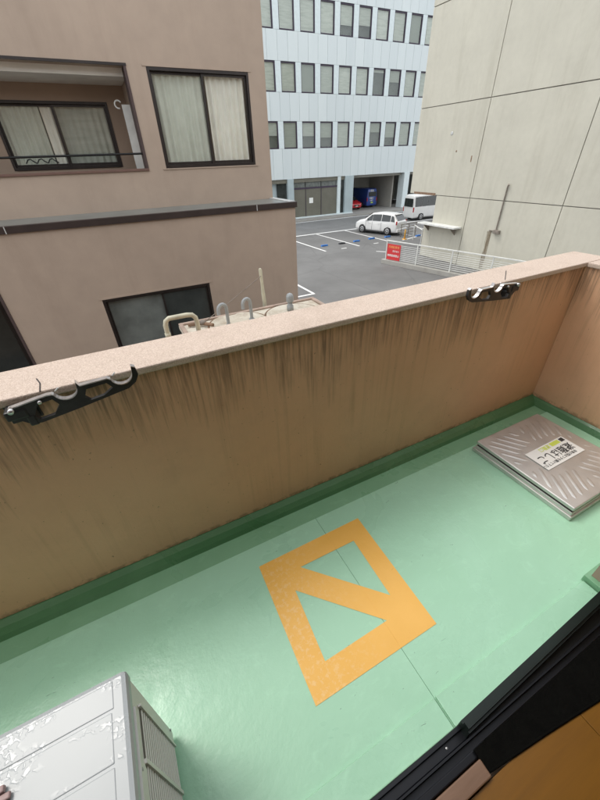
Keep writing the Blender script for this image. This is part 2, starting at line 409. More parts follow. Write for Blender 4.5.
# ------------------------------------------------------------------ ground
struct('ground', MB().box((-700, -500, G-.6), (700, 900, G-.05)), 'ground')
struct('car_park', MB().box((-30, -6, G-.049), (60, 32.2, G)), 'lot')
struct('road', MB().box((-60, 32.2, G-.049), (90, 40.2, G-.003)), 'road')
struct('pavement', MB().box((-60, 40.35, G-.049), (90, 46, G+.13)), 'pave')
struct('kerb', MB().box((-60, 40.2, G-.049), (90, 40.348, G+.12)), 'concrete')
def line(pts, w, z=G+.004):
    a, b = [Vector((*p, 0)) for p in pts]; d = (b-a).normalized(); nn = Vector((-d.y, d.x, 0))*w/2
    m = MB(); m.quad(*[(*(q.xy), z) for q in (a-nn, b-nn, b+nn, a+nn)])
    o = part('bay_line', m, 'line'); o['kind'] = 'structure'; return o
for p in [((14.85, 32.1), (15.05, 25.2)), ((18.1, 32.1), (18.3, 25.3)), ((21.35, 32.1), (21.4, 25.5)), ((22.6, 25.1), (26.6, 26.1)), ((24.6, 32.1), (24.6, 26.2)), ((28, 32.1), (28, 26.3)),
          ((9.15, 20.5), (9.2, 16.7)), ((8.1, 16.62), (9.26, 16.62)), ((18.2, 22.95), (18.9, 22.1)), ((16.55, 25.3), (17.05, 25.3)), ((19.8, 25.4), (20.3, 25.4))]:
    line(p, .15)
struct('road_line', MB().quad((-30, 32.15, G+.005), (60, 32.15, G+.005), (60, 32.45, G+.005), (-30, 32.45, G+.005)), 'line')
struct('road_line', MB().quad((-30, 39.5, G+.003), (60, 39.5, G+.003), (60, 39.75, G+.003), (-30, 39.75, G+.003)), 'line')

# ------------------------------------------------------------------ own building (room + outer wall + slab above)
L = Vector((0, 0, 0))
own = thing('apartment_building', 'our own brown apartment wall with dark room and timber floor beyond the balcony sash', 'building', (0, -1, 0))
o = own.location
part('outer_wall', MB(o).holes(1, -.10, .20, [-8, -1.7, 1.66, 9], [G, .02, 2.15, 4.2], lambda u, v: -1.7 < u < 1.66 and .02 < v < 2.15), 'own_wall', own)
part('room_wall', MB(o).box((-2.4, -3.6, .0), (-2.3, -.102, 2.5)).box((3.0, -3.6, .0), (3.1, -.102, 2.5)).box((-2.4, -3.7, .0), (3.1, -3.602, 2.5)), 'room', own)
part('room_ceiling', MB(o).box((-2.4, -3.7, 2.502), (3.1, -.102, 2.6)), 'room', own)
for k in range(8):
    x0 = -2.3+k*.6625
    part('floorboard', MB(o).box((x0+.001, -3.6, .05), (x0+.6615, -.045, .11), .0015), 'floorboard' if False else 'floorwood', own)
part('threshold', MB(o).box((-1.6, -.042, .05), (.605, .004, .13), .004), 'threshold', own)
# ------------------------------------------------------------------ balcony
struct('balcony_floor', MB().box((-3.2, .1, -.20), (.6335, 1.145, 0)).box((.6353, .1, -.20), (2.775, 1.145, 0)), 'mint')
# raised strip at the sash, in two lengths with the open joint the photo shows
struct('balcony_floor_edge', MB().box((-3.2, .102, .0015), (.631, .201, .010), .003), 'mint')
struct('balcony_floor_edge', MB().box((.638, .102, .0015), (1.60, .204, .013), .003), 'mint')
struct('gutter', MB().box((-3.2, 1.146, -.20), (2.775, 1.32, -.004)), 'mint_gutter')
par = thing('parapet_wall', 'brown balcony parapet with black rain streaks under a pink speckled coping', 'wall', (.0, 1.42, 0)); o = par.location
part('wall_face', MB(o).box((-3.2, 1.32, -.4), (3.02, 1.53, 1.09)), 'parapet', par)
part('coping', MB(o).box((-3.3, 1.308, 1.09), (3.06, 1.548, 1.12), .006), 'coping', par)
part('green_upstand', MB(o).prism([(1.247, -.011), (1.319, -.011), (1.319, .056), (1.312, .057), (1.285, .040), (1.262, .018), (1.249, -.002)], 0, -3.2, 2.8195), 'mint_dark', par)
sw = thing('side_wall', 'brown end wall of the balcony beside the steel hatch lid', 'wall', (2.92, .7, 0)); o = sw.location
part('wall_face', MB(o).box((2.82, .102, -.4), (3.018, 1.318, 1.09)), 'parapet', sw)
part('coping', MB(o).box((2.808, .102, 1.09), (3.06, 1.306, 1.1195), .006), 'coping', sw)
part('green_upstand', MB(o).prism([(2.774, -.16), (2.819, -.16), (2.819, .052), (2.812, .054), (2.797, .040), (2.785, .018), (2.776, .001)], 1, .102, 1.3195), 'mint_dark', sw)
# hairline joints on the coping
for pts in ([(-.364, 1.413), (-.35, 1.37), (-.345, 1.305)], [(2.197, 1.455), (2.03, 1.335)]):
    part('coping_crack', MB(par.location).tube([(p[0], p[1], 1.121) for p in pts], .0022, 6), 'ink', par)
# yellow painted marking
def flat(poly, hs, name, mat, z):
    bm = bmesh.new(); loops = []
    for P in [poly]+hs:
        vv = [bm.verts.new((x, y, z)) for x, y in P]; loops += [bm.edges.new((vv[i], vv[(i+1) % len(vv)])) for i in range(len(vv))]
    bmesh.ops.triangle_fill(bm, use_beauty=True, use_dissolve=False, edges=loops)
    for f in bm.faces:
        f.normal_update()
        if f.normal.z < 0: f.normal_flip()
    me = bpy.data.meshes.new(name); bm.to_mesh(me); bm.free(); me.materials.append(M[mat]); return me
mk = part('floor_marking', flat([(.229, 1.026), (.852, 1.029), (.838, .395), (.214, .394)], [[(.419, .922), (.747, .918), (.736, .592)], [(.342, .828), (.321, .505), (.650, .510)]], 'floor_marking', 'yellow', .0015))
mk['label'] = 'yellow-orange square with a diagonal bar painted on the green balcony floor'; mk['category'] = 'floor marking'

for ya, yb in ((.397, .508), (.528, .694), (.924, 1.026)): part('paint_ridge', MB().tube([(.6345, ya, .0012), (.6350, (ya+yb)/2, .0014), (.6345, yb, .0012)], .0011, 5), 'yellow', mk)
# hatch lid
hl = thing('hatch_lid', 'flat stainless steel escape hatch lid with ribs and sticker in the balcony corner', 'hatch', (2.22, .78, 0)); o = hl.location
part('base_frame', MB(o).box((1.892, .440, .001), (2.562, 1.118, .030), .004).box((1.902, .450, .030), (2.552, 1.108, .052), .003), 'steel', hl)
part('gasket', MB(o).box((1.910, .458, .052), (2.544, 1.10, .066)), 'rubber', hl)
lid = part('lid_plate', MB(o).box((1.902, .450, .066), (2.552, 1.108, .090), .006), 'steel', hl)
cx, cy = 2.227, .779
def rib(cxx, cyy, ang, ln):
    m = MB(o); prof = []
    dx, dy = math.cos(ang), math.sin(ang); w = .014
    P = []
    for t, ww, h in ((-ln/2, .001, .0), (-ln/2+.02, w, .0045), (ln/2-.02, w, .0045), (ln/2, .001, .0)):
        c = (cxx+dx*t, cyy+dy*t)
        P += [(c[0]-dy*ww, c[1]+dx*ww, .0895), (c[0], c[1], .0895+h), (c[0]+dy*ww, c[1]-dx*ww, .0895)]
    m.add(P, [(i*3+k, i*3+k+1, i*3+k+4, i*3+k+3) for i in range(3) for k in range(2)], True)
    part('rib', m, 'steel', lid)
for qx in (-1, 1):
    for qy in (-1, 1):
        ux, uy = -qx*.55, -qy*.835
        nx_, ny_ = uy*qx*-1, ux*qx                     # across the ribs
        for i in range(-7, 8):
            c0 = (cx+qx*.165+nx_*i*.05, cy+qy*.165+ny_*i*.05); run = []
            for t in range(-32, 33):
                X, Y = c0[0]+ux*t*.01, c0[1]+uy*t*.01
                ok = .022 < qx*(X-cx) < .295 and .03 < qy*(Y-cy) < .295 and not (2.035 < X < 2.457 and .68 < Y < .88)
                if ok: run.append((X, Y))
            if len(run) > 6:
                run = run[:21]; a_, b_ = run[0], run[-1]
                rib((a_[0]+b_[0])/2, (a_[1]+b_[1])/2, math.atan2(uy, ux), math.hypot(a_[0]-b_[0], a_[1]-b_[1]))
st = part('sticker', MB(o).box((2.055, .700, .0942), (2.437, .860, .0950)), 'sticker', hl)
so_ = o
for j,(ty, tx, s_, c_, tt) in enumerate([(.778, 2.245, .067, 'ink', '避難はしご'), (.728, 2.215, .024, 'ink', '非常の際はフタを開けて下さい'), (.838, 2.22, .036, 'lime', '避難口')]):
    lettering(tt, s_, c_, st, (tx-o.x, ty-o.y, .0957), (0, 0, math.pi), depth=.0002)
part('sticker_band', MB(o).box((2.285, .822, .0951), (2.375, .852, .0955)), 'lime', st)
part('sticker_block', MB(o).box((2.385, .822, .0951), (2.425, .852, .0955)), 'ink', st)

# AC outdoor unit
ac = thing('air_conditioner', 'white outdoor air conditioner unit with rain drops on its lid, bottom left of the balcony', 'air conditioner', (-.68, .43, 0)); o = ac.location
AX0, AX1, AY0, AY1 = -1.08, -.285, .285, .578
part('body', MB(o).box((AX0+.006, AY0+.006, .03), (AX1-.006, AY1-.006, .568), .006), 'ac_side', ac)
top = part('top_cover', MB(o).box((AX0, AY0, .552), (AX1, AY1, .600), .014).box((AX0+.02, AY0+.02, .597), (AX1-.04, AY0+.095, .6015), .0022)
     .box((AX0+.02, AY0+.101, .597), (AX1-.04, AY0+.205, .6015), .0022).box((AX0+.02, AY0+.211, .597), (AX1-.035, AY1-.018, .6015), .0022), 'ac', ac)
part('side_flange', MB(o).prism([(.30, .553), (.30, .50), (.37, .50), (.392, .535), (.475, .535), (.495, .553)], 0, AX1-.006, AX1+.003), 'ac_side', ac)
sg = part('side_grille', MB(o).box((AX1-.0055, .398, .055), (AX1-.004, .512, .478)).box((AX1-.0055, .296, .055), (AX1-.004, .386, .478)), 'ac_dark', ac)
lou = MB()
lou.prism([(-.001, -.0052), (.0008, -.005), (.0012, .0035), (-.001, .0052)], 1, 0, 1)
v2 = []
lm = lou.mesh('louvre', 'ac_side')
lm2 = lou.mesh('louvre', 'ac_side')
for (y0, y1) in ((.396, .514), (.294, .388)):
    me = lm if y0 > .39 else lm2
    if not me.get('scaled'):
        for q in me.vertices: q.co.y *= (y1-y0)
        me['scaled'] = 1
    for i in range(18):
        q = part('louvre', me, None, sg, (AX1-.003-o.x, y0-o.y, .066+i*.0232))
part('side_frame', MB(o).box((AX1-.005, .387, .05), (AX1+.003, .397, .49)).box((AX1-.005, .515, .05), (AX1+.0025, .521, .49)), 'ac_side', ac)
part('screw', MB(o).lathe([(.004, 0), (.004, .003)], (AX1+.001, .364, .542), 'x', 10), 'greymetal', ac)
part('screw', MB(o).lathe([(.004, 0), (.004, .003)], (AX1-.005, .562, .075), 'x', 10), 'greymetal', ac)
for x in (AX0+.1, AX1-.16):
    part('foot', MB(o).box((x, AY0-.02, .001), (x+.06, AY1+.004, .03), .004), 'ac_side', ac)
ch = thing('clip', 'small mauve plastic clip on the air conditioner lid at the left edge', 'clip', (-.555, .45, .6035)); o = ch.location
part('clip_arm', MB(o).box((-.60, .448, .604), (-.545, .462, .618), .003).box((-.60, .432, .604), (-.533, .446, .614), .003), 'mauve', ch)
part('clip_back', MB(o).box((-.60, .40, .604), (-.538, .4315, .6105), .002), 'darkplastic', ch)

# laundry pole arms
def arm(outline_fn, label, x0, mirror, grp):
    root = thing('pole_bracket', label, 'bracket', (x0, 1.27, 1.08), 0, grp)
    pts, notches, holes = outline_fn
    sx = -1 if mirror else 1
    def X(x): return sx*x
    return root
def make_arm(label, flip):
    root = thing('pole_bracket', label, 'bracket', (0, 1.27, 1.08), 0, 'laundry pole brackets on the parapet')
    s = -1 if flip else 1
    # profile in x (0 at mount end .. .40 at the tip) and z (0 = centre line)
    def arc(cx, cz, r, a0, a1, n=10): return [(cx+r*math.cos(math.radians(a0+(a1-a0)*i/n)), cz+r*math.sin(math.radians(a0+(a1-a0)*i/n))) for i in range(n+1)]
    n1, n2, r = .166, .345, .037
    topl = [(-.005, .028), (.11, .040)] + [(.126, .038)] + arc(n1, .043, r, 195, 350) + [(.205, .060), (.212, .042)] + [(.300, .041)] + arc(n2, .040, r, 190, 350) + [(.386, .062), (.398, .055), (.400, .025)]
    bot = [(.385, 0), (.355, -.018), (.18, -.040), (.06, -.052), (.03, -.045), (.0, -.015)]
    outer = [(s*x, z) for x, z in topl+bot]
    h1 = [(s*x, z) for x, z in [(.050, -.020), (.075, .018), (.120, .022), (.132, -.004), (.105, -.036), (.060, -.040)]]
    h2 = [(s*x, z) for x, z in [(.212, -.004), (.226, .024), (.292, .026), (.306, .002), (.27, -.018), (.225, -.022)]]
    bm = bmesh.new(); edges = []
    for P in (outer, h1, h2):
        vv = [bm.verts.new((x, -.008, z)) for x, z in P]; edges += [bm.edges.new((vv[i], vv[(i+1) % len(vv)])) for i in range(len(vv))]
    bmesh.ops.triangle_fill(bm, use_beauty=True, use_dissolve=False, edges=edges)
    r_ = bmesh.ops.extrude_face_region(bm, geom=bm.faces[:]); bmesh.ops.translate(bm, verts=[g for g in r_['geom'] if isinstance(g, bmesh.types.BMVert)], vec=(0, .016, 0))
    bmesh.ops.recalc_face_normals(bm, faces=bm.faces[:])
    me = bpy.data.meshes.new('arm_plate'); bm.to_mesh(me); bm.free(); me.materials.append(M['arm']); part('arm_plate', me, None, root)
    # lit upper edge, its highlight put in as a bright metal strip
    m = MB(); P = [(s*x, z) for x, z in topl[:-1]]
    for i in range(len(P)-1):
        (x0, z0), (x1, z1) = P[i], P[i+1]
        m.add([(x0, -.010, z0-.001), (x0, .010, z0-.001), (x0, .010, z0+.003), (x0, -.010, z0+.003), (x1, -.010, z1-.001), (x1, .010, z1-.001), (x1, .010, z1+.003), (x1, -.010, z1+.003)],
              [(0,1,2,3),(4,7,6,5),(0,4,5,1),(3,2,6,7),(0,3,7,4),(1,5,6,2)])
    part('lit_edge_strip', m, 'rim', root)
    part('mount', MB().box((s*-.025, -.012, -.016), (s*.04, .049, .020), .006).box((s*.025, -.010, -.055), (s*.052, .045, -.012), .005), 'arm', root)
    part('wall_plate', MB().box((s*-.035, .042, -.055), (s*.06, .0495, .035), .003), 'arm', root)
    part('pivot_bolt', MB().lathe([(.009, -.012), (.009, .012)], (s*.002, -.012, .024), 'y', 12), 'rim', root)
    part('pivot_bolt', MB().lathe([(.006, -.007), (.006, .007)], (s*.085, -.010, .026), 'y', 12), 'rim', root)
    # thin wire clips that lie over the notches
    part('wire_clip', MB().tube([(s*.138, 0, .045), (s*.152, -.004, .056)], .0022, 6), 'rim', root)
    part('wire_clip', MB().tube([(s*.318, 0, .044), (s*.330, -.004, .055)], .0022, 6), 'rim', root)
    return root
a1 = make_arm('large dark laundry pole bracket at the left end of the parapet, nearer the camera', False); a1.location = (-.432, 1.27, 1.076); a1.rotation_euler = (0, R(-2.5), 0)
a2 = make_arm('small-looking far laundry pole bracket on the parapet near the end wall', True); a2.location = (2.045, 1.27, 1.085); a2.rotation_euler = (0, R(0), 0)

# sash and tracks at lower right
sa = thing('sliding_sash', 'black aluminium sliding door track and dark sash at the balcony threshold', 'sliding door', (.0, .06, .02)); o = sa.location
part('track', MB(o).box((-1.6, .058, .021), (.64, .100, .060), .003).box((-1.6, .085, .06), (.64, .098, .075), .002), 'track', sa)
part('track', MB(o).box((-1.6, .050, .021), (1.6, .057, .095), .001).box((-1.6, .030, .021), (1.6, .0495, .070)), 'track', sa)
part('track', MB(o).box((-1.6, .008, .021), (.66, .0295, .105), .003), 'track', sa)
for k in range(6): part('screw', MB(o).lathe([(.005, 0), (.004, .002)], (-.9+k*.29, .074, .0602), 'z', 10), 'alloy', sa)
p0, p1 = Vector((.628, .096, 0)), Vector((1.60, .128, 0))
def slant(y0, y1, z0, z1, x0=.628, x1=1.60, m=None):
    m = m or MB(o); k = (.032/.972)
    def Y(x, y): return y+(x-.628)*k
    vs = [(x, Y(x, y), z) for z in (z0, z1) for y in (y0, y1) for x in (x0, x1)]
    return m.add(vs, [(0,2,3,1),(4,5,7,6),(0,1,5,4),(2,6,7,3),(0,4,6,2),(1,3,7,5)])
part('bottom_rail', slant(.062, .100, .03, .115), 'greenblack', sa)
part('bottom_rail', slant(.070, .090, .1152, .135), 'greenblack', sa)
part('sill_filler', MB(o).box((.642, .0575, .021), (1.6, .0605, .10)).box((.642, .0501, .071), (1.6, .0574, .09)), 'black', sa) if False else part('sill_filler', MB(o).box((.642, .0575, .0215), (1.6, .094, .052)), 'black', sa)
fb = thing('black_stand_in', 'added flat black sheet standing in for a dark area inside the sash on the timber floor', 'stand_in', (1.1, -.01, .11)); o = fb.location  # added sheet, stands in for an unclear black area by the sash
part('stand_in', MB(o).prism([(.607, .028), (.607, -.031), (.85, -.056), (1.2, -.098), (1.9, -.165), (1.9, .028)], 2, .1115, .119), 'stand_in_black', fb)
part('stand_in_border', MB(o).tube([(.607, -.031, .117), (.85, -.056, .117), (1.2, -.098, .117), (1.9, -.165, .117)], .004, 8), 'stand_in_black', fb)
wc = thing('wall_pier', 'brown pier with green painted foot at the right edge, beside the sash', 'wall', (1.8, .15, 0)); o = wc.location
part('green_foot', MB(o).box((1.605, .102, .001), (2.2, .214, .042), .003), 'mint_gutter', wc)
part('pier_face', MB(o).box((1.632, .103, .043), (2.2, .196, 2.715)), 'own_wall', wc)

# ------------------------------------------------------------------ pink-brown building opposite
B = thing('apartment_block', 'pink-brown rendered apartment block opposite with curtained windows and recessed balcony', 'building', (-1, 9, G)); o = B.location
part('wall', MB(o).holes(1, 8.0, .25, [-9, -3.2, 1.05, 1.355, 3.11, 3.44], [.9, 1.66, 3.04, 3.045, 10], lambda u, v: (-3.2 < u < 1.05 and 1.66 < v < 3.04) or (1.355 < u < 3.11 and 1.66 < v < 3.04)), 'pink_wall', B)
part('side_wall', MB(o).box((3.19, 8.251, .9), (3.44, 15, 10)), 'pink_wall', B)
part('roof', MB(o).box((-9.1, 7.9, 10.002), (3.54, 15.1, 10.3)), 'roofgrey', B)
part('back_wall', MB(o).box((-9, 15.001, G+.1), (3.46, 15.25, 10)), 'pink_wall', B)
# recessed balcony behind the opening
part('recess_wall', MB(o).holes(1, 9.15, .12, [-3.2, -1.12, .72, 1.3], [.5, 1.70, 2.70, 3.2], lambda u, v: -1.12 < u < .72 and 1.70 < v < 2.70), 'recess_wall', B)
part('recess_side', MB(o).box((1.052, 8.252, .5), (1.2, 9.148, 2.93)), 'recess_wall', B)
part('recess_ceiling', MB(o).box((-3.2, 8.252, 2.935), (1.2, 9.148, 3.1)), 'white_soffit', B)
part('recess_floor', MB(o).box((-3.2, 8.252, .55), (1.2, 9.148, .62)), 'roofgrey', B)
part('dark_room', MB(o).box((-3.2, 9.9, .5), (1.3, 9.95, 3.2)), 'blind_dark', B)
part('opening_sill', MB(o).box((-3.2, 7.975, 1.635), (1.05, 8.27, 1.672), .004), 'sillbrown', B)
part('opening_trim', MB(o).box((-3.2, 7.985, 3.03), (1.06, 8.02, 3.062)), 'frame', B)
part('opening_jamb', MB(o).box((1.012, 7.99, 1.673), (1.0505, 8.26, 3.03)), 'jamb', B)
part('railing', MB(o).tube([(-3.2, 8.1, 1.877), (1.02, 8.1, 1.893)], .016, 8), 'black', B)
def folds(x0, x1, y, z0, z1, n, amp, off, flare=0):
    m = MB(off); N = n*12; vs = []; K = 6; rng = random.Random(int(abs(x0)*1000))
    ph = [rng.uniform(-.35, .35) for _ in range(n+2)]; am = [rng.uniform(.55, 1.25) for _ in range(n+2)]
    for i in range(N+1):
        u = i/N; c = u*n; j = int(c); f = c-j; p = ph[j]*(1-f)+ph[j+1]*f; a = am[j]*(1-f)+am[j+1]*f
        for kz in range(K+1):
            t = kz/K; d = amp*a*(.5+.6*t)*math.sin(2*math.pi*c+p*(1+t))
            vs.append((x0+(x1-x0)*u+flare*.05*t*math.sin(3*u)*(u-.5), y+d+.008*math.sin(5*u+2*t), z1+(z0-z1)*t))
    K1 = K+1
    fs = [(i*K1+k, (i+1)*K1+k, (i+1)*K1+k+1, i*K1+k+1) for i in range(N) for k in range(K)]
    return m.add(vs, fs, True)
def window(parent, off, x0, x1, z0, z1, y, xm, mats=('glass', 'glass'), fw=.04, curtains=None, proud=.03):
    w = part('window', MB(off).box((x0, y-proud, z0), (x0+fw, y+.09, z1)).box((x1-fw, y-proud, z0), (x1, y+.09, z1)).box((x0+fw+.0005, y-proud, z1-fw), (x1-fw-.0005, y+.09, z1)).box((x0+fw+.0005, y-proud-.012, z0), (x1-fw-.0005, y+.09, z0+fw*1.1)), 'frame', parent)
    for k, (a, b, yy) in enumerate(((x0+fw+.001, xm+.02, y+.045), (xm-.02, x1-fw-.001, y+.012))):
        s_ = .032; zz0, zz1 = z0+fw*1.1+.001, z1-fw-.001
        part('sash', MB(off).box((a, yy, zz0), (a+s_, yy+.028, zz1)).box((b-s_, yy, zz0), (b, yy+.028, zz1)).box((a+s_+.0005, yy, zz0), (b-s_-.0005, yy+.028, zz0+s_*1.3)).box((a+s_+.0005, yy, zz1-s_), (b-s_-.0005, yy+.028, zz1)), 'frame' if True else '', w)
        part('pane', MB(off).box((a+s_, yy+.010, zz0+s_), (b-s_, yy+.016, zz1-s_)), mats[k], w)
    if curtains:
        for (c0, c1, mt, n, amp, fl) in curtains:
            part('curtain', folds(c0, c1, y+.10, z0+.02, z1+.03, n, amp, off, fl), mt, w)
    return w
window(B, o, 1.358, 3.108, 1.663, 3.037, 8.03, 2.27, curtains=[(1.40, 2.26, 'lace', 7, .034, 0), (2.33, 3.04, 'cream_curtain', 6, .045, .6)])
part('backing', MB(o).box((1.2, 8.5, 1.4), (3.18, 8.53, 3.3)), 'recess_wall', B)
part('reveal_trim', MB(o).box((1.30, 7.992, 3.041), (3.16, 8.02, 3.068)).box((1.30, 7.985, 1.640), (3.16, 8.02, 1.658)), 'pink_wall', B)
window(B, o, -1.118, .718, 1.702, 2.698, 9.17, -.19, curtains=[(-1.06, -.42, 'lace', 7, .025, 0), (-.40, -.22, 'cream_curtain', 2, .02, 0), (-.16, .66, 'blind', 7, .015, 0)])
# lower storey volume, one metre proud
part('lower_wall', MB(o).holes(1, 7.0, .22, [-9, -5, -1.70, -.36, 1.55, 3.47], [G+.1, -2.2, -1.62, -.20, .26, .955], lambda u, v: (-5 < u < -1.70 and -2.2 < v < .26) or (-.36 < u < 1.55 and -1.62 < v < -.2)), 'pink_wall', B)
part('lower_side_wall', MB(o).box((3.25, 7.221, G+.1), (3.47, 15, .955)), 'pink_wall', B)
part('fascia', MB(o).box((-9, 6.965, .956), (3.50, 7.06, 1.052), .004), 'fascia', B)
part('fascia_joint', MB(o).box((-1.275, 6.960, .955), (-1.262, 6.964, 1.054)).box((2.655, 6.960, .955), (2.668, 6.964, 1.054)), 'palecap', B)
part('terrace_roof', MB(o).box((-9, 7.062, .957), (3.36, 7.998, 1.045)), 'roofgrey', B)
part('side_cap', MB(o).box((3.362, 7.062, .957), (3.50, 9.8, 1.06), .004), 'palecap', B)
for pz in (7.2,):
    part('recess_wall', MB(o).box((-5.2, 8.3, -2.3), (-1.6, 8.42, .9)), 'recess_wall', B)
    part('opening_jamb', MB(o).box((-1.74, 6.99, -2.2), (-1.702, 8.28, .25)), 'jamb', B)
window(B, o, -4.4, -2.02, -2.1, -.18, 8.22, -3.1, ('darkglass', 'darkglass'), fw=.06)
window(B, o, -.358, 1.548, -1.617, -.203, 7.03, .66, ('frosted', 'darkglass'))
part('reveal_trim', MB(o).box((-.41, 6.992, -.2), (1.60, 7.02, -.17)), 'pink_wall', B)
part('wall_seam', MB(o).box((.30, 6.9975, .0), (.306, 6.9995, .955)), 'recess_wall', B) if False else None
# white board + ring, hangers in the recess
wb = thing('white_board', 'tall white board leaning in the recessed balcony opposite', 'board', (.97, 8.5, .62)); o = wb.location
part('board', MB(o).prism([(.895, .62), (1.03, .62), (1.035, 2.60), (.90, 2.60)], 1, 8.46, 8.50), 'white_metal', wb)
part('ring_hook', MB(o).tube([(.845+.055*math.cos(t*.55), 8.46, 2.60+.055*math.sin(t*.55)) for t in range(1, 10)], .012, 8), 'white_metal', wb)
ho = thing('hanger', 'black wire laundry hangers behind the rail of the recessed balcony opposite', 'hanger', (-.6, 8.35, 1.87)); o = ho.location
for x in (-.74, -.58, -.42):
    part('wire', MB(o).tube([(x-.08, 8.35, 1.80), (x-.04, 8.35, 1.85), (x, 8.35, 1.86), (x+.03, 8.35, 1.83), (x+.08, 8.35, 1.80)], .010, 6), 'black', ho)

# ------------------------------------------------------------------ water tank cover in the gap
tk = thing('tank_housing', 'cream stained concrete tank top with round covers just beyond the parapet', 'tank', (1.2, 2.9, G)); o = tk.location
part('block', MB(o).box((.45, 2.1, G), (1.985, 3.64, .30)), 'concrete', tk)
part('top_slab', MB(o).box((.42, 2.07, .302), (2.01, 3.67, .355), .008), 'tank', tk)
part('rim', MB(o).box((.42, 3.62, .356), (2.01, 3.66, .375), .004).box((1.965, 2.07, .356), (2.01, 3.615, .375), .004).box((.42, 2.07, .356), (.46, 3.615, .375), .004), 'tankrim', tk)
for (x, y, r) in ((.98, 3.36, .30), (1.58, 3.30, .30)):
    cv = part('round_cover', MB(o).lathe([(r, 0), (r, .014), (r-.008, .018), (r-.030, .018), (r-.038, .010), (.02, .012)], (x, y, .356), 'z', 40), 'tank', tk)
for (x, y, r) in ((.98, 3.36, .30), (1.58, 3.30, .30)):
    part('cover_ring', MB(o).tube([(x+(r+.012)*math.cos(a*math.pi/24), y+(r+.012)*math.sin(a*math.pi/24), .360) for a in range(48)], .010, 6, closed=True), 'rust', tk)
vl = thing('valve', 'small rusty tap fitting lying by the left round cover of the tank', 'valve', (.62, 3.50, .356))
part('pipe', MB().tube([(-.12, .05, .025), (.02, 0, .03), (.10, -.10, .03)], .018, 10), 'rust', vl); part('handle', MB().lathe([(.03, .03), (.035, .045), (.02, .06)], (.02, 0, 0), 'z', 12), 'rustpipe', vl)
def hook(x, y, z0, h, r, dx, label):
    t = thing('vent_pipe', label, 'pipe', (x, y, z0), 0, 'gooseneck vent pipes'); rr = .05
    pts = [(0, 0, 0), (0, 0, h-rr)] + [(dx*(rr-rr*math.cos(a)), -.3*(rr-rr*math.cos(a)), h-rr+rr*math.sin(a)) for a in [math.pi*k/8 for k in range(1, 9)]] + [(dx*2*rr, -.3*2*rr, h-rr-.04)]
    part('pipe', MB().tube(pts, r, 12), 'greymetal', t); part('flange', MB().lathe([(r*1.7, 0), (r*1.7, .012)], (0, 0, 0), 'z', 16), 'greymetal', t)
hook(.86, 3.33, .375, .23, .017, -.9, 'left gooseneck grey vent pipe on the cream tank top')
hook(1.12, 3.36, .375, .23, .017, -.9, 'right gooseneck grey vent pipe on the cream tank top')
t = thing('roof_ventilator', 'short grey capped vent standing near the right end of the cream tank top', 'vent', (1.585, 3.40, .375))
part('stem', MB().lathe([(.036, 0), (.036, .05), (.026, .06), (.026, .09)], (0, 0, 0), 'z', 16), 'greymetal', t)
part('cap', MB().lathe([(.034, 0), (.040, .01), (.040, .06), (.030, .085), (.01, .095)], (0, 0, .09), 'z', 16), 'greymetal', t)
t = thing('bent_pipe', 'thick beige pipe bent like a staple left of the tank top', 'pipe', (.23, 2.8, .2))
part('pipe', MB((.23, 2.8, .2)).tube([(.225, 2.8, -.4), (.225, 2.8, .60), (.225, 2.8, .70), (.235, 2.8, .735), (.26, 2.8, .752), (.40, 2.8, .752), (.44, 2.8, .745), (.462, 2.8, .72), (.468, 2.8, .68), (.468, 2.8, .37)], .019, 14), 'beigepipe', t)
part('socket', MB((.23, 2.8, .2)).lathe([(.0225, 0), (.0225, .04)], (.225, 2.8, .60), 'z', 16), 'beigepipe', t)
t = thing('weathered_post', 'thin weathered pale post behind the tank holding a sagging wire', 'post', (1.4, 3.72, .2))
part('pole', MB((1.4, 3.72, .2)).tube([(1.412, 3.72, -.5), (1.412, 3.72, .40), (1.405, 3.72, .50), (1.402, 3.72, .62), (1.395, 3.72, .76), (1.393, 3.72, .775)], .024, 10, rads=[.022, .022, .021, .016, .019, .012]), 'beigepipe', t)
part('wire', MB((1.4, 3.72, .2)).tube([(1.392, 3.70, .70), (1.15, 3.66, .585), (.9, 3.60, .475), (.72, 3.54, .41), (.62, 3.48, .376)], .004, 6), 'rustpipe', t)

# ------------------------------------------------------------------ beige concrete building on the right
BW = thing('concrete_building', 'tall blank beige concrete panel building with grey joints and faint streaks', 'building', (22, 12, G)); o = BW.location
part('core', MB(o).box((20.03, -4, -.55), (32, 21.95, 16)).box((20.03, -4, G), (32, 19.48, -.55)), 'joint', BW)
part('core', MB(o).box((20.032, 19.482, G), (32, 20.18, -2.2)), 'joint', BW)
ys = [-4, .45, 5.9, 11.35, 16.82, 22.0]; zs = [G, -.54, 4.05, 8.45, 12.95, 16]
for i in range(5):
    for j in range(5):
        y1 = ys[i+1] if not (i == 4 and j == 0) else 19.5
        part('wall_panel', MB(o).box((19.98, ys[i]+.02, zs[j]+.02), (20.05, y1-.02, zs[j+1]-.02), .008), 'beige_wall', BW)
part('wall_panel', MB(o).box((19.985, 19.49, G+.02), (20.05, 20.2, -2.22), .006), 'beige_wall', BW)
part('end_panel', MB(o).box((20.06, 21.955, -.54), (32, 22.0, 16)).box((20.06, 19.485, G), (32, 19.5, -.56)), 'beige_wall', BW)
part('canopy', MB(o).box((19.35, 17.0, -2.22), (19.978, 20.2, -2.12), .01), 'white_metal', BW)
part('canopy_bracket', MB(o).prism([(19.45, -2.23), (19.97, -2.23), (19.97, -2.65)], 1, 17.4, 17.44).prism([(19.45, -2.23), (19.97, -2.23), (19.97, -2.65)], 1, 19.7, 19.74), 'rustpipe', BW)
part('soffit_grime', MB(o).box((19.975, 19.6, -.56), (19.99, 21.6, -.42)), 'rust', BW)
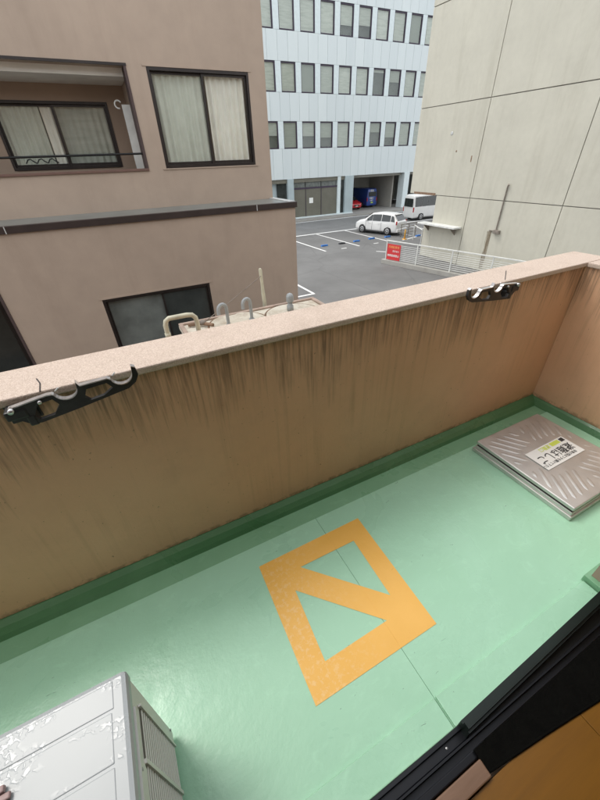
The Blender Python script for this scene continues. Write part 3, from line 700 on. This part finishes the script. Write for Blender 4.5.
for (y, z, r) in ((19.08, 2.67, .10), (18.5, 1.79, .05)):
    part('wall_patch', MB(o).lathe([(r, -.006), (r*.8, -.012)], (19.978, y, z), 'x', 9), 'palecap' if r > .09 else 'rust', BW)
part('wall_patch', MB(o).box((19.974, 17.27, 1.25), (19.979, 17.34, 1.55)), 'rust', BW)
t = thing('wall_pipe', 'thin grey riser pipe and box fixed on the beige concrete wall', 'pipe', (19.95, 14.5, -2.1)); o = t.location
part('riser', MB(o).tube([(19.93, 14.52, -2.0), (19.93, 14.50, .15), (19.90, 14.44, .25), (19.82, 14.36, .20)], .035, 8), 'rustpipe', t)
part('junction_box', MB(o).box((19.82, 14.25, -2.16), (19.975, 14.62, -1.98), .01), 'rustpipe', t)
part('bracket', MB(o).tube([(19.94, 14.96, -2.05), (19.94, 14.4, -2.05)], .03, 8), 'rustpipe', t)
part('rust_run', MB(o).box((19.970, 14.86, -4.0), (19.9745, 15.02, -2.08)), 'rust', t) if False else None
def runmark():
    n = NT('rusty_run_mark'); g = n.coord((2, 9, .4), world=True)
    n.col((.25, .19, .12)); n.rough(.85)
    tr = n.t.nodes.new('ShaderNodeBsdfTransparent'); mx = n.t.nodes.new('ShaderNodeMixShader')
    f = n.math('MULTIPLY', n.ramp(n.noise(g, 1.5, 5, .7), .4, .7), .65)
    n.L(f, mx.inputs[0]); n.L(tr.outputs[0], mx.inputs[1]); n.L(n.b.outputs[0], mx.inputs[2]); n.L(mx.outputs[0], n.o.inputs[0]); return n.m
M['run'] = runmark()
part('run_mark', MB(o).box((19.972, 14.80, -4.2), (19.975, 15.1, -2.1)), 'run', t)

# ------------------------------------------------------------------ office building
OB = thing('office_building', 'pale blue panelled office building with rows of dark framed windows and garage', 'building', (30, 46, G)); o = OB.location
F = 42.0; P0 = 19.77-2.214*4; NW = 15; PIT = 2.214
XL, XR = P0-.28, P0-.28+NW*PIT
rows = [(2.60, 4.87), (7.22, 9.44), (11.64, 13.9)]
spans = [(-.22, 2.56), (4.91, 7.18), (9.48, 11.60), (13.94, 16.4)]
part('backing', MB(o).box((XL, F+.42, -.2), (XR, F+.6, 16.4)), 'blind_dark', OB)
part('roof', MB(o).box((XL-.1, F-.1, 16.402), (XR+.1, 60, 16.8)), 'omull', OB)
part('end_wall', MB(o).box((XL-.2, F, G), (XL-.001, 60, 16.4)), 'opanel', OB)
part('end_wall', MB(o).box((XR+.001, F, G), (XR+.2, 60, 16.4)), 'opanel', OB)
for (z0, z1) in spans:
    part('joint_backing', MB(o).box((XL, F+.055, z0), (XR, F+.12, z1)), 'ojoint', OB)
    me = MB().box((-.545, 0, 0), (.545, .05, z1-z0), .008).mesh('spandrel_panel', 'opanel')
    for i in range(NW*2):
        part('spandrel_panel', me, None, OB, (XL+PIT/4+i*PIT/2-o.x, F-o.y, z0-o.z))
lit = {(1, 9): 1}
for r, (z0, z1) in enumerate(rows):
    H = z1-z0; ww = .80
    fm = MB().box((-ww, 0, 0), (-ww+.05, .12, H)).box((ww-.10, 0, 0), (ww, .12, H)).box((-ww+.051, 0, H-.08), (ww-.101, .12, H)).box((-ww+.051, 0, 0), (ww-.101, .12, .07)).mesh('window', 'oframe')
    pm = MB().box((-ww+.05, .07, .07), (ww-.1, .085, H-.08)).mesh('pane', 'officeglass')
    mm = MB().box((-PIT/2+ww+.003, -.03, -.05), (PIT/2-ww-.0, .14, H+.05)).mesh('mullion', 'omull')
    mm = MB().box((ww+.003, -.03, -.03), (PIT-ww-.003, .14, H+.03), .01).mesh('mullion', 'omull')
    for i in range(NW):
        x = XL+.28+.80+i*PIT; L0 = (x-o.x, F+.03-o.y, z0-o.z)
        w = part('window', fm, None, OB, L0); part('pane', pm, None, w)
        dark = random.random() < .16
        zb = 0 if not dark else H*random.uniform(.3, .6)
        if not (r == 1 and i == 9):
            part('blind', MB().box((-.74, .13+random.uniform(0, .03), .08+zb), (.70, .17, H-.02)), 'blind', w)
        else:
            part('blind', MB().box((-.74, .16, H*.86), (.70, .17, H-.02)), 'blind', w)
        part('mullion', mm, None, OB, L0)
# ground storey
part('band', MB(o).box((XL, F+.1, -.6), (28.8, F+.5, -.222)), 'shutter', OB)
part('ceiling', MB(o).box((XL, F+.61, -.5), (XR, 60, -.23)), 'garage', OB)
part('ground_wall', MB(o).box((XL, F+.5, G+.13), (18.8, F+.7, -.23)), 'bluepillar', OB)
part('ground_wall', MB(o).box((XL, 59.6, G), (XR, 60, 16.4)), 'bluepillar', OB)
def pil(x0, x1, mat, y0=F-.1, y1=F+1.0, zt=-.225): part('pillar', MB(o).box((x0, y0, G+.13), (x1, y1, zt), .01), mat, OB)
pil(19.95, 20.7, 'bluepillar'); pil(26.66, 27.1, 'omull', F+.05, F+.6); pil(27.66, 28.85, 'bluepillar'); pil(36.75, 37.6, 'omull'); pil(42, 43, 'bluepillar')
part('side_window', MB(o).box((18.8, F+.3, G+.13), (19.94, F+.36, -.23)), 'darkglass', OB)
part('side_window', MB(o).box((27.11, F+.2, G+.13), (27.65, F+.26, -.6)), 'darkglass', OB)
sh = [20.71, 22.35, 24.45, 26.65]
for a, b in zip(sh[:-1], sh[1:]):
    s1 = part('shutter_door', MB(o).box((a+.02, F+.22, G+.15), (b-.02, F+.30, -1.30)), 'shutter', OB)
    part('transom_window', MB(o).box((a+.05, F+.24, -1.12), (b-.05, F+.28, -.62)), 'frosted', OB)
    part('transom_frame', MB(o).box((a+.0, F+.18, -1.29), (b-.001, F+.32, -1.125)), 'oframe', OB)
    part('door_post', MB(o).box((a-.02, F+.16, G+.15), (a+.018, F+.34, -1.30)), 'oframe', OB)
    for k in range(18): part('slat', MB(o).box((a+.04, F+.205, G+.25+k*.16), (b-.04, F+.219, G+.39+k*.16)), 'shutter', s1)
part('step', MB(o).box((20.71, F-.35, G+.131), (28.8, F+.2, G+.22)), 'omull', OB)
nt = part('notice', MB().box((-.26, 0, -.28), (.26, .01, .28)), 'sticker', OB, (23.08-o.x, F+.19-o.y, -2.49-o.z))
part('garage_wall', MB(o).box((28.85, 52, G), (XR, 52.3, -.5)).box((28.85, F+1.01, G), (28.95, 52, -.5)), 'garage', OB)
part('garage_wall', MB(o).box((33.3, 48.5, G), (37.4, 48.7, -.5)).box((36.1, F+1.4, G), (36.3, 48.49, -.5)), 'garage', OB)
struct('garage_floor', MB().box((28.96, 46.001, G-.04), (36.1, 51.99, G+.10)), 'ground')

# ------------------------------------------------------------------ fence with red sign
A = Vector((16.45, 19.67, 0)); Bp = Vector((17.0, 17.4, 0)); d = (Bp-A).normalized(); ang = math.atan2(d.y, d.x); LEN = 14.0
fc = thing('metal_fence', 'white horizontal-rail fence on a low concrete kerb along the car park', 'fence', (A.x, A.y, G), ang)
part('kerb', MB().box((-.25, -.16, .0), (LEN, .10, .27), .015), 'concrete', fc)
nx = 0
for x in [0, 2.33, 4.66, 6.99, 9.32, 11.65, 13.9]:
    part('post', MB().box((x-.03, -.03, .271), (x+.03, .03, 1.42)), 'white_metal', fc)
rm = MB().tube([(0.031, 0, 0), (2.30-.001, 0, 0)], .014, 6).mesh('rail', 'white_metal')
for k in range(6):
    for j in range(9): part('rail', rm, None, fc, (k*2.33, 0, .38+j*.108))
part('top_rail', MB().box((-.05, -.04, 1.421), (13.95, .04, 1.48), .008), 'white_metal', fc)
sn = thing('red_sign', 'red rectangular notice board with white lettering tied to the white fence', 'sign', (A.x, A.y, G), ang); 
part('board', MB().box((.10, -.065, .32), (1.14, -.045, 1.28), .004), 'redsign', sn)
for (tt, s_, c_, xx, zz) in (('月極駐車場', .17, 'orangeink', .62, 1.10), ('空きあり', .13, 'sticker', .80, .86), ('無断駐車禁止', .155, 'sticker', .62, .58)):
    lettering(tt, s_, c_, sn, (xx, -.069, zz), (R(90), 0, 0), depth=.002)

# ------------------------------------------------------------------ wheel stops, pylon, barrier, posts
def stop(x, y, mat, label, rz=0):
    t = thing('wheel_stop', label, 'wheel stop', (x, y, G+.002), rz, 'wheel stops in the car park')
    part('stop_block', MB().prism([(-.30, 0), (.30, 0), (.27, .10), (-.27, .10)], 1, -.09, .09), mat, t)
    part('bolt', MB().lathe([(.02, 0), (.02, .01)], (-.15, 0, .10), 'z', 8), 'greymetal', t); part('bolt', MB().lathe([(.02, 0), (.02, .01)], (.15, 0, .10), 'z', 8), 'greymetal', t)
stop(15.95, 26.95, 'bluestop', 'blue wheel stop farthest left, next to the pink-brown building corner')
stop(17.6, 26.85, 'blackstop', 'black wheel stop between two blue ones')
stop(19.15, 26.95, 'bluestop', 'blue wheel stop just right of the black one')
stop(20.85, 27.1, 'bluestop', 'blue wheel stop at the left of the white parked car')
stop(22.45, 26.9, 'bluestop', 'blue wheel stop under the tail of the white parked car')
stop(24.9, 25.7, 'bluestop', 'blue wheel stop behind the pipe barrier, nearest the beige building', .2)
t = thing('bollard', 'orange-yellow bollard standing behind the white parked car', 'bollard', (23.0, 25.3, G))
part('post', MB().lathe([(.07, .04), (.06, .72), (.04, .76)], (0, 0, 0), 'z', 14), 'orange', t); part('base', MB().lathe([(.2, .002), (.19, .04), (.09, .05)], (0, 0, 0), 'z', 16), 'orange', t)
t = thing('pipe_barrier', 'low grey-brown pipe barrier behind the tail of the white parked car', 'barrier', (23.4, 26.3, G), .12)
for x in (0, .95, 1.9): part('post', MB().tube([(x, 0, .0), (x, 0, .98)], .03, 8), 'rustpipe', t)
for z in (.3, .55, .78, 1.0): part('rail', MB().tube([(-.1, 0, z), (2.0, 0, z)], .025, 8), 'rustpipe', t)
t = thing('pipe_rail', 'white pipe guard rail post beside the lower beige wall', 'rail', (22.2, 22.5, G))
part('post', MB().tube([(-.0, 0, 0), (0, 0, 1.15)], .045, 10), 'white_metal', t)
part('rail', MB().tube([(0, 0, 1.15), (1.2, 2.2, 1.15)], .035, 10), 'white_metal', t); part('post', MB().tube([(1.2, 2.2, 0), (1.2, 2.2, 1.15)], .04, 10), 'white_metal', t)

# ------------------------------------------------------------------ vehicles
def car(name, label, cat, loc, rz, st, paint, wheels, wr, hw, glassspans, rear_lamps, front_lamps, belt_gap=.03, plate=None, plate_mat='plate'):
    """st: stations (x, halfwidth, z_low, z_belt, roof_halfwidth, z_roof) from nose (+x) to tail"""
    t = thing(name, label, cat, loc, rz)
    m = MB(); vs = []; K = 10
    for (x, h, zl, zb, rh, zr) in st:
        half = [(h*.86, zl), (h*.98, zl+.12), (h, zl+.5*(zb-zl)), (h*.975, zb), (rh+.0, zr-.06 if zr-zb > .1 else zr-.01), (rh*.86, zr)]
        ring = [(x, y, z) for y, z in half]+[(x, -y, z) for y, z in reversed(half)]
        vs += ring
    n = 12; N = len(st)
    fs = [(i*n+k, i*n+(k+1) % n, (i+1)*n+(k+1) % n, (i+1)*n+k) for i in range(N-1) for k in range(n)]+[tuple(range(n-1, -1, -1)), tuple(range((N-1)*n, N*n))]
    m.add(vs, fs, True); me = m.mesh('body', paint)
    bm = bmesh.new(); bm.from_mesh(me); bmesh.ops.subdivide_edges(bm, edges=bm.edges[:], cuts=1, use_grid_fill=True, smooth=.0); bm.to_mesh(me); bm.free()
    for p in me.polygons: p.use_smooth = True
    b = part('body', me, None, t)
    md = b.modifiers.new('bevel', 'BEVEL'); md.width = .05; md.segments = 2; md.angle_limit = R(25)
    def at(x):
        for i in range(N-1):
            a, c = st[i], st[i+1]
            if c[0] <= x <= a[0]:
                f = (a[0]-x)/(a[0]-c[0]) if a[0] != c[0] else 0; return [a[k]+(c[k]-a[k])*f for k in range(6)]
        return st[-1]
    def sidept(x, f, s):
        q = at(x); y0, z0 = q[1]*.975, q[3]; y1, z1 = q[4], q[5]-.06
        return (x, s*(y0+(y1-y0)*f+.03), z0+(z1-z0)*f)
    for s in (-1, 1):
        for (xb0, xb1, xt0, xt1) in glassspans['side']:
            q = MB().quad(sidept(xb0, .06, s), sidept(xb1, .06, s), sidept(xt1, .9, s), sidept(xt0, .9, s))
            part('side_window', q, 'carglass', t)
    for nm, (xa, za, wa, xb, zb_, wb_) in glassspans['ends'].items():
        e = .05 if nm == 'windscreen' else -.06
        part(nm, MB().quad((xa+e, -wa, za), (xa+e, wa, za), (xb+e, wb_, zb_+.02), (xb+e, -wb_, zb_+.02)), 'carglass', t)
    for wx in wheels:
        for s in (-1, 1):
            part('wheel_arch', MB().lathe([(wr*1.16, -.008), (wr*1.16, .008)], (wx, s*(hw*.985), wr*1.02), 'y', 24), 'darkplastic', t)
            w = part('wheel', MB().lathe([(wr*.62, -.10), (wr*.95, -.10), (wr, -.06), (wr, .06), (wr*.95, .10), (wr*.62, .10)], (0, 0, 0), 'y', 24), 'tyre', t, (wx, s*(hw-.07), wr))
            part('rim', MB().lathe([(.03, .115*s), (wr*.35, .095*s), (wr*.60, .108*s), (wr*.66, .10*s), (wr*.66, .05*s)], (0, 0, 0), 'y', 20), 'alloy', w)
            for k in range(5):
                a = k*2*math.pi/5
                part('spoke_gap', MB().lathe([(wr*.11, .112*s), (wr*.11, .106*s)], (wr*.42*math.cos(a), 0, wr*.42*math.sin(a)), 'y', 8), 'darkplastic', w)
    for (x, y, z, sy, sz) in rear_lamps+front_lamps:
        rear = (x, y, z, sy, sz) in rear_lamps
        for s in (-1, 1):
            part('tail_lamp' if rear else 'headlight', MB().box((x-.05, s*y-sy, z-sz), (x+.05, s*y+sy, z+sz), .02), 'redlamp' if rear else 'clearlamp', t)
    for (x, z, mt) in (plate or []):
        part('number_plate', MB().box((x-.01, -.17, z-.085), (x+.01, .17, z+.085)), mt, t)
    return t, at
# white compact people carrier
st = [(2.18, .62, .32, .62, .50, .66), (2.10, .76, .22, .74, .58, .80), (1.75, .83, .2, .88, .66, .96), (1.25, .845, .2, .95, .68, 1.08), (.45, .85, .2, .97, .60, 1.55),
      (-.2, .85, .2, .98, .62, 1.63), (-1.1, .85, .2, 1.0, .61, 1.60), (-1.65, .845, .2, 1.02, .58, 1.53), (-2.05, .81, .22, 1.02, .62, 1.12), (-2.16, .72, .3, .98, .60, 1.02)]
c1, _ = car('parked_car', 'white compact people carrier parked with its tail to the camera behind the fence', 'car', (23.35, 29.2, G), R(109), st, 'carwhite', (1.32, -1.28), .31, .85,
    dict(side=[(1.05, .35, .50, .33), (.30, -.55, .30, -.53), (-.62, -1.45, -.60, -1.40), (-1.52, -1.90, -1.48, -1.68)], ends=dict(windscreen=(1.2, 1.1, .66, .48, 1.53, .55), rear_window=(-2.03, 1.10, .60, -1.70, 1.49, .54))),
    [(-2.06, .76, .95, .05, .13)], [(2.02, .64, .72, .13, .07)], plate=[(-2.165, .80, 'plate')])
c1.scale = (1.06, 1.06, 1.10)
for s in (-1, 1): part('mirror', MB().box((.78, s*.86, .98), (.92, s*1.0, 1.10), .03), 'carwhite', c1)
part('rear_bumper', MB().box((-2.24, -.76, .26), (-2.05, .76, .52), .05), 'carwhite', c1)
part('roof_spoiler', MB().box((-1.86, -.52, 1.51), (-1.60, .52, 1.55), .015), 'carwhite', c1)
for s in (-1, 1):
    for x in (.98, .32, -.60):
        part('door_gap', MB().tube([(x, s*.853, .32), (x, s*.862, .6), (x-.02, s*.845, .93)], .008, 5), 'darkplastic', c1)
    for x in (.45, -.45): part('door_handle', MB().box((x, s*.85, .82), (x+.16, s*.885, .86), .008), 'carwhite', c1)
    part('sill_trim', MB().box((-.95, s*.80, .17), (.98, s*.856, .27), .02), 'darkplastic', c1)
# white high-roof van partly behind the beige building
sv = [(2.35, .72, .35, .9, .66, .98), (2.3, .82, .25, 1.05, .72, 1.1), (2.0, .86, .25, 1.15, .74, 1.5), (1.6, .87, .25, 1.2, .72, 2.12), (1.2, .87, .25, 1.2, .72, 2.28), (-2.1, .87, .25, 1.2, .72, 2.28), (-2.32, .85, .25, 1.2, .70, 2.2), (-2.36, .8, .35, 1.15, .68, 2.1)]
c2, _ = car('parked_van', 'white high-roof van partly hidden behind the corner of the beige building', 'van', (32.75, 33.4, G), R(0), sv, 'carwhite', (1.35, -1.25), .33, .87,
    dict(side=[(1.95, 1.0, 1.6, 1.0), (.95, -.4, .95, -.4), (-.44, -1.25, -.44, -1.25), (-1.29, -2.2, -1.29, -2.2)], ends=dict(windscreen=(2.22, 1.2, .74, 1.7, 2.1, .66), rear_window=(-2.37, 1.25, .68, -2.36, 1.95, .64))),
    [(-2.33, .78, 1.0, .06, .22)], [(2.28, .66, .82, .14, .1)])
c2.scale = (1, 1, 1.08)
for s in (-1, 1): part('mirror', MB().box((1.62, s*.88, 1.15), (1.80, s*1.08, 1.5), .03), 'carwhite', c2)
# red car, nose to the street, in the garage
c3, _ = car('parked_car', 'red car parked nose out in the garage beside the blue van', 'car', (31.0, 46.0, G+.14), R(-94), [(a, b, c_, d_*.96, e, f*.9) for a, b, c_, d_, e, f in st], 'carred', (1.32, -1.28), .31, .85,
    dict(side=[(1.05, .35, .50, .33), (.30, -.55, .30, -.53), (-.62, -1.45, -.60, -1.40)], ends=dict(windscreen=(1.2, 1.05, .66, .48, 1.38, .55), rear_window=(-2.03, 1.0, .60, -1.70, 1.33, .54))),
    [(-2.06, .74, .86, .07, .15)], [(2.02, .62, .66, .15, .07)], plate=[(2.19, .45, 'plate')])
c4s = 1.1
part('grille', MB().box((2.10, -.38, .40), (2.20, .38, .60), .02), 'darkplastic', c3)
c4, _ = car('delivery_van', 'dark blue high-roof delivery van with white lettering parked in the garage', 'van', (33.75, 46.9, G+.14), R(91), sv, 'carblue', (1.35, -1.25), .33, .87,
    dict(side=[(1.95, 1.0, 1.6, 1.0)], ends=dict(windscreen=(2.22, 1.2, .74, 1.7, 2.1, .66), rear_window=(-2.37, 1.35, .62, -2.365, 1.85, .60))),
    [(-2.33, .78, 1.0, .06, .22)], [(2.28, .66, .82, .14, .1)], plate=[(-2.385, .62, 'greenplate')])
for j, (tt, s_, z_) in enumerate((('配送', .26, 2.02), ('宅配便', .24, 1.12), ('お届け', .18, .86))):
    lettering(tt, s_, 'sticker', c4, (-2.40, .08, z_), (R(90), 0, R(-90)), depth=.003)
